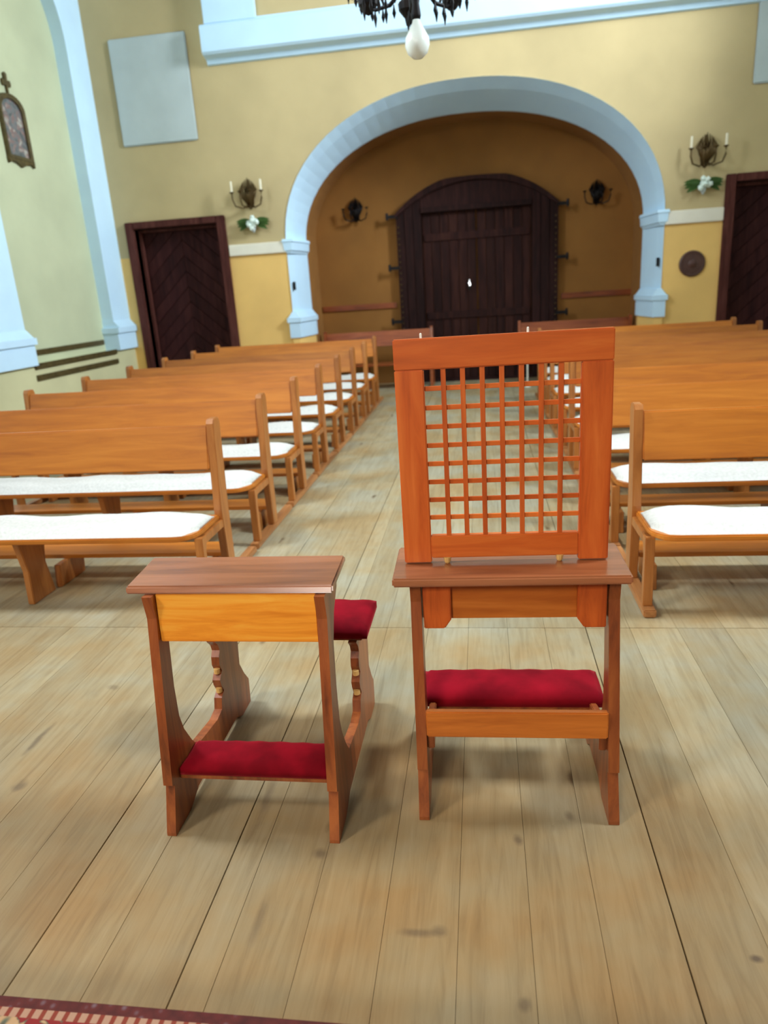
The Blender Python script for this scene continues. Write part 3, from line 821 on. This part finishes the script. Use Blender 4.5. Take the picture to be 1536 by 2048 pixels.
# ------------------------------------------------------------------ sconces and flowers
def sconce(loc, label, dark, group, candles=True, sc__=1.0):
    e = thing('candle_sconce', label, 'sconce', loc, group)
    mt = 'iron' if dark else 'bronze'
    fin(prism(nb(), [(-.05, -.12), (0, -.16), (.05, -.12), (.07, 0), (.04, .16), (0, .26), (-.04, .16), (-.07, 0)], 'Y', -.02, 0), 'backplate', mt, e, bevel=.006)
    for a in (-1, -.35, .35, 1):
        x = a*.22; d = .20 if abs(a) < .5 else .13
        pts = [(0, -.02, -.08), (x*.4, -.02-d*.5, -.14), (x*.85, -.02-d*.9, -.11), (x, -.02-d, -.02), (x, -.02-d, .06)]
        o = fin(tube(nb(), pts, .011), 'arm', mt, e, smooth=True)
        fin(lathe(nb(), [(.006, .055), (.032, .07), (.036, .078), (.012, .085)], 12, (x, -.02-d, 0)), 'drip_pan', mt, e)
        if candles and abs(a) > .5:
            fin(lathe(nb(), [(.016, .08), (.016, .22), (.005, .225)], 10, (x, -.02-d, 0)), 'candle', 'candle', e)
        # leaf scrolls
    bm = nb()
    for k in range(9):
        a = (k-4)*.33; q = 1-.08*abs(k-4)
        tube(bm, [(0, -.03, -.12), (math.sin(a)*.09, -.09, .02*q), (math.sin(a)*.13, -.08, .14*q), (math.sin(a)*.09, -.06, .27*q)], [.012, .024, .018, .004])
    fin(bm, 'scroll_leaf', mt, e, smooth=True)
    return e
sconce((-3.33, YF, 3.0), 'bronze candle sconce above white flowers left of the arch', False, 'wall sconces')
sconce((3.03, YF, 3.04), 'bronze candle sconce above white flowers right of the arch', False, 'wall sconces')
sconce((-2.02, YP, 2.83), 'dark wall sconce in the porch left of the portal', True, 'porch sconces', False).scale = (.9, .9, .9)
sconce((1.86, YP, 2.80), 'dark wall sconce in the porch right of the portal', True, 'porch sconces', False).scale = (.9, .9, .9)
def leaf_bm(L, w_):
    bm = nb(); P = []
    for k in range(7):
        u = k/6; hw = w_*math.sin(PI*u)**.8*(1-.3*u); y = L*u; z = -.25*L*u*u
        P.append((bm.verts.new((-hw, y, z+.15*hw)), bm.verts.new((0, y, z-.1*hw)), bm.verts.new((hw, y, z+.15*hw))))
    for a, b_ in zip(P, P[1:]):
        bm.faces.new([a[0], a[1], b_[1], b_[0]]); bm.faces.new([a[1], a[2], b_[2], b_[1]])
    bmesh.ops.solidify(bm, geom=bm.faces[:], thickness=.003)
    return bm
def bouquet(loc, label, seed):
    rnd = random.Random(seed)
    e = thing('flower_bouquet', label, 'flowers', loc, 'bouquets under the sconces')
    fin(lathe(nb(), [(.012, -.16), (.03, -.12), (.045, -.04), (.05, .0)], 12, (0, -.06, 0)), 'holder', 'greywhite', e, smooth=True)
    for k in range(11):
        a = rnd.uniform(0, 2*PI); r = rnd.uniform(.0, .085)
        bm = nb()
        bmesh.ops.create_icosphere(bm, subdivisions=2, radius=.034, matrix=Matrix.Translation((0, 0, 0)))
        for v in bm.verts:
            t = math.atan2(v.co.z, v.co.x); v.co *= 1+.28*math.sin(5*t+k)*(.6)
        o = fin(bm, 'flower', 'flower', e); o.location = (r*math.cos(a), -.09+rnd.uniform(-.03, .02), -.03+r*math.sin(a)*.9)
    for k, ang in enumerate((-1.95, -1.65, -1.4, 1.35, 1.6, 1.9, 2.3, -2.3)):
        o = fin(leaf_bm(.23, .045), 'leaf', 'leaf', e)
        o.rotation_euler = (.15, ang*1.0, 0)
        o.location = (math.sin(ang)*.02, -.06, 0)
        d = Vector((math.sin(ang), -.2, math.cos(ang)*.6)).normalized()
        x_ = d.cross(Vector((0, -1, .3))).normalized(); z_ = x_.cross(d)
        o.rotation_euler = Matrix((x_, d, z_)).transposed().to_euler()
    return e
bouquet((-3.31, YF, 2.68), 'white flowers with green leaves under the left sconce', 3)
bouquet((3.02, YF, 2.71), 'white flowers with green leaves under the right sconce', 5)

# roundel
rd = thing('wooden_roundel', 'dark brown round wooden disc on the wall by the right door', 'roundel', (2.95, YF, 1.667))
fin(lathe(nb(), [(.175, 0), (.175, -.02), (.16, -.03), (.13, -.025)], 36, axis='Y'), 'rim', 'disc', rd)
fin(lathe(nb(), [(.128, -.01), (.128, -.03), (.06, -.035), (.03, -.05), (.005, -.055)], 28, axis='Y'), 'boss', 'disc', rd)
# switch plates on the arch jambs
for x, lab in ((-2.80, 'left'), (2.50, 'right')):
    sgn = 1 if x < 0 else -1
    o = box('wall_socket', 'iron', -.028, .028, -.012, .012, -.06, .06)
    o.location = (x-.0*sgn, YF+.055, 1.733 if x < 0 else 1.72)
    o.rotation_euler.z = -sgn*1.0
    tag(o, 'small black plate on the %s jamb of the arch' % lab, 'plate', 'black plates on the arch')

# framed picture on the left wall
pic = thing('framed_picture', 'small dark-framed devotional picture with cross finial on the left wall', 'picture', (XL-.18, 9.13, 3.78))
hwp = .26
out = [(-hwp, -.36), (hwp, -.36), (hwp, .22)]+[(hwp*math.cos(t), .22+.17*math.sin(t)) for t in [PI*k/12 for k in range(1, 12)]]+[(-hwp, .22)]
inn = [(p[0]*.78, p[1]*.86-.005) for p in out]
bm = nb()
A = [bm.verts.new((0, p[0], p[1])) for p in out]; B = [bm.verts.new((.045, p[0]*.97, p[1]*.98)) for p in out]
Cc = [bm.verts.new((.035, p[0], p[1])) for p in inn]; D = [bm.verts.new((.0, p[0], p[1])) for p in inn]
k_ = len(out)
for R1, R2 in ((A, B), (B, Cc), (Cc, D), (D, A)):
    for i in range(k_): bm.faces.new([R1[i], R1[(i+1) % k_], R2[(i+1) % k_], R2[i]])
fin(bm, 'frame', 'gilt', pic)
bm = nb(); A = [bm.verts.new((.012, p[0]*1.01, p[1]*1.01)) for p in inn]; B = [bm.verts.new((.002, p[0]*1.01, p[1]*1.01)) for p in inn]
bm.faces.new(A); bm.faces.new(B[::-1])
for i in range(k_): bm.faces.new([A[i], A[(i+1) % k_], B[(i+1) % k_], B[i]])
fin(bm, 'print', 'print', pic)
bm = nb()
prism(bm, [(-.012, .38), (.012, .38), (.018, .47), (.075, .465), (.085, .50), (.075, .535), (.022, .53), (.03, .60), (0, .62), (-.03, .60), (-.022, .53), (-.075, .535), (-.085, .50), (-.075, .465), (-.018, .47)], 'X', .005, .03)
fin(bm, 'cross_finial', 'gilt', pic)
bm = nb()
prism(bm, [(-.27, -.35), (.27, -.35), (.26, -.42), (.20, -.385), (.10, -.40), (0, -.44), (-.10, -.40), (-.20, -.385), (-.26, -.42)], 'X', .0, .04)
fin(bm, 'bottom_scroll', 'gilt', pic, bevel=.004)

# wall rails on the left wall
for z, k in ((1.105, 'topmost'), (.955, 'middle'), (.815, 'lowest')):
    X_ = XL-.18 if z > .97 else XL
    o = box('wall_rail', 'gilt', X_ if z > .97 else XL, X_+.03, 8.28, 10.36, z-.034, z+.034, bevel=.004)
    tag(o, '%s of the three dark brown wooden rails on the left wall' % k, 'rail', 'dark rails on the left wall')

# chandelier, hanging into the top of the frame
ch = thing('chandelier', 'black wrought iron chandelier with white glass drop hanging at the top edge', 'chandelier', (-.35, 5.0, 3.03))
fin(lathe(nb(), [(.004, -.095), (.03, -.088), (.062, -.06), (.076, -.02), (.072, .02), (.05, .06), (.026, .10), (.022, .125)], 24), 'glass_drop', 'globe', ch, smooth=True)
fin(lathe(nb(), [(.024, .115), (.03, .14), (.022, .2), (.035, .26), (.02, .34), (.05, .45), (.02, .6), (.014, 1.2)], 14), 'stem', 'iron', ch, smooth=True)
fin(tube(nb(), [(0, 0, 1.2), (0, 0, 4.55)], .008), 'chain', 'iron', ch)
for k in range(8):
    a = 2*PI*k/8+.2
    c_, s_ = math.cos(a), math.sin(a)
    P = [(.02, .42), (.10, .30), (.20, .245), (.32, .25), (.42, .32), (.45, .42)]
    fin(tube(nb(), [(r*c_, r*s_, z) for r, z in P], [.012, .012, .013, .012, .011, .01]), 'arm', 'iron', ch, smooth=True)
    bm = nb()
    for j in range(7):                        # forged leaves and drops hanging from the arm
        r = .18+.045*j; z = .245+(.0 if j < 4 else .03*(j-3))
        lathe(bm, [(.002, z-.075-.02*(j % 2)), (.012, z-.045), (.006, z-.02), (.003, z)], 6, (r*c_+.012*s_*(-1)**j, r*s_-.012*c_*(-1)**j, 0))
    tube(bm, [(.25*c_, .25*s_, .26), (.28*c_, .28*s_, .33), (.34*c_, .34*s_, .34), (.34*c_, .34*s_, .28)], .008)
    lathe(bm, [(.004, .235), (.03, .25), (.062, .29), (.066, .33), (.03, .36), (.01, .40)], 10, (.38*c_, .38*s_, 0))
    fin(bm, 'arm_ornament', 'iron', ch)
    fin(lathe(nb(), [(.008, .40), (.05, .43), (.055, .445), (.014, .45)], 14, (.45*c_, .45*s_, 0)), 'drip_pan', 'iron', ch)
    fin(lathe(nb(), [(.013, .445), (.013, .56), (.004, .565)], 10, (.45*c_, .45*s_, 0)), 'candle', 'candle', ch)

# added white rod standing in for a slit of daylight at the portal's foot
rod = thing('daylight_slit_rod', 'slim white upright rod standing in for a slit of daylight, seen through the lattice near the dark portal', 'rod', (.70, 11.35, 0))
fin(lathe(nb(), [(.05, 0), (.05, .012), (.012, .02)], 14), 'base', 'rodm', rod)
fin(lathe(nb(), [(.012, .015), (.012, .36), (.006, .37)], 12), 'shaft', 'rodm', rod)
print('planks', nplank, 'objects', len(bpy.data.objects))
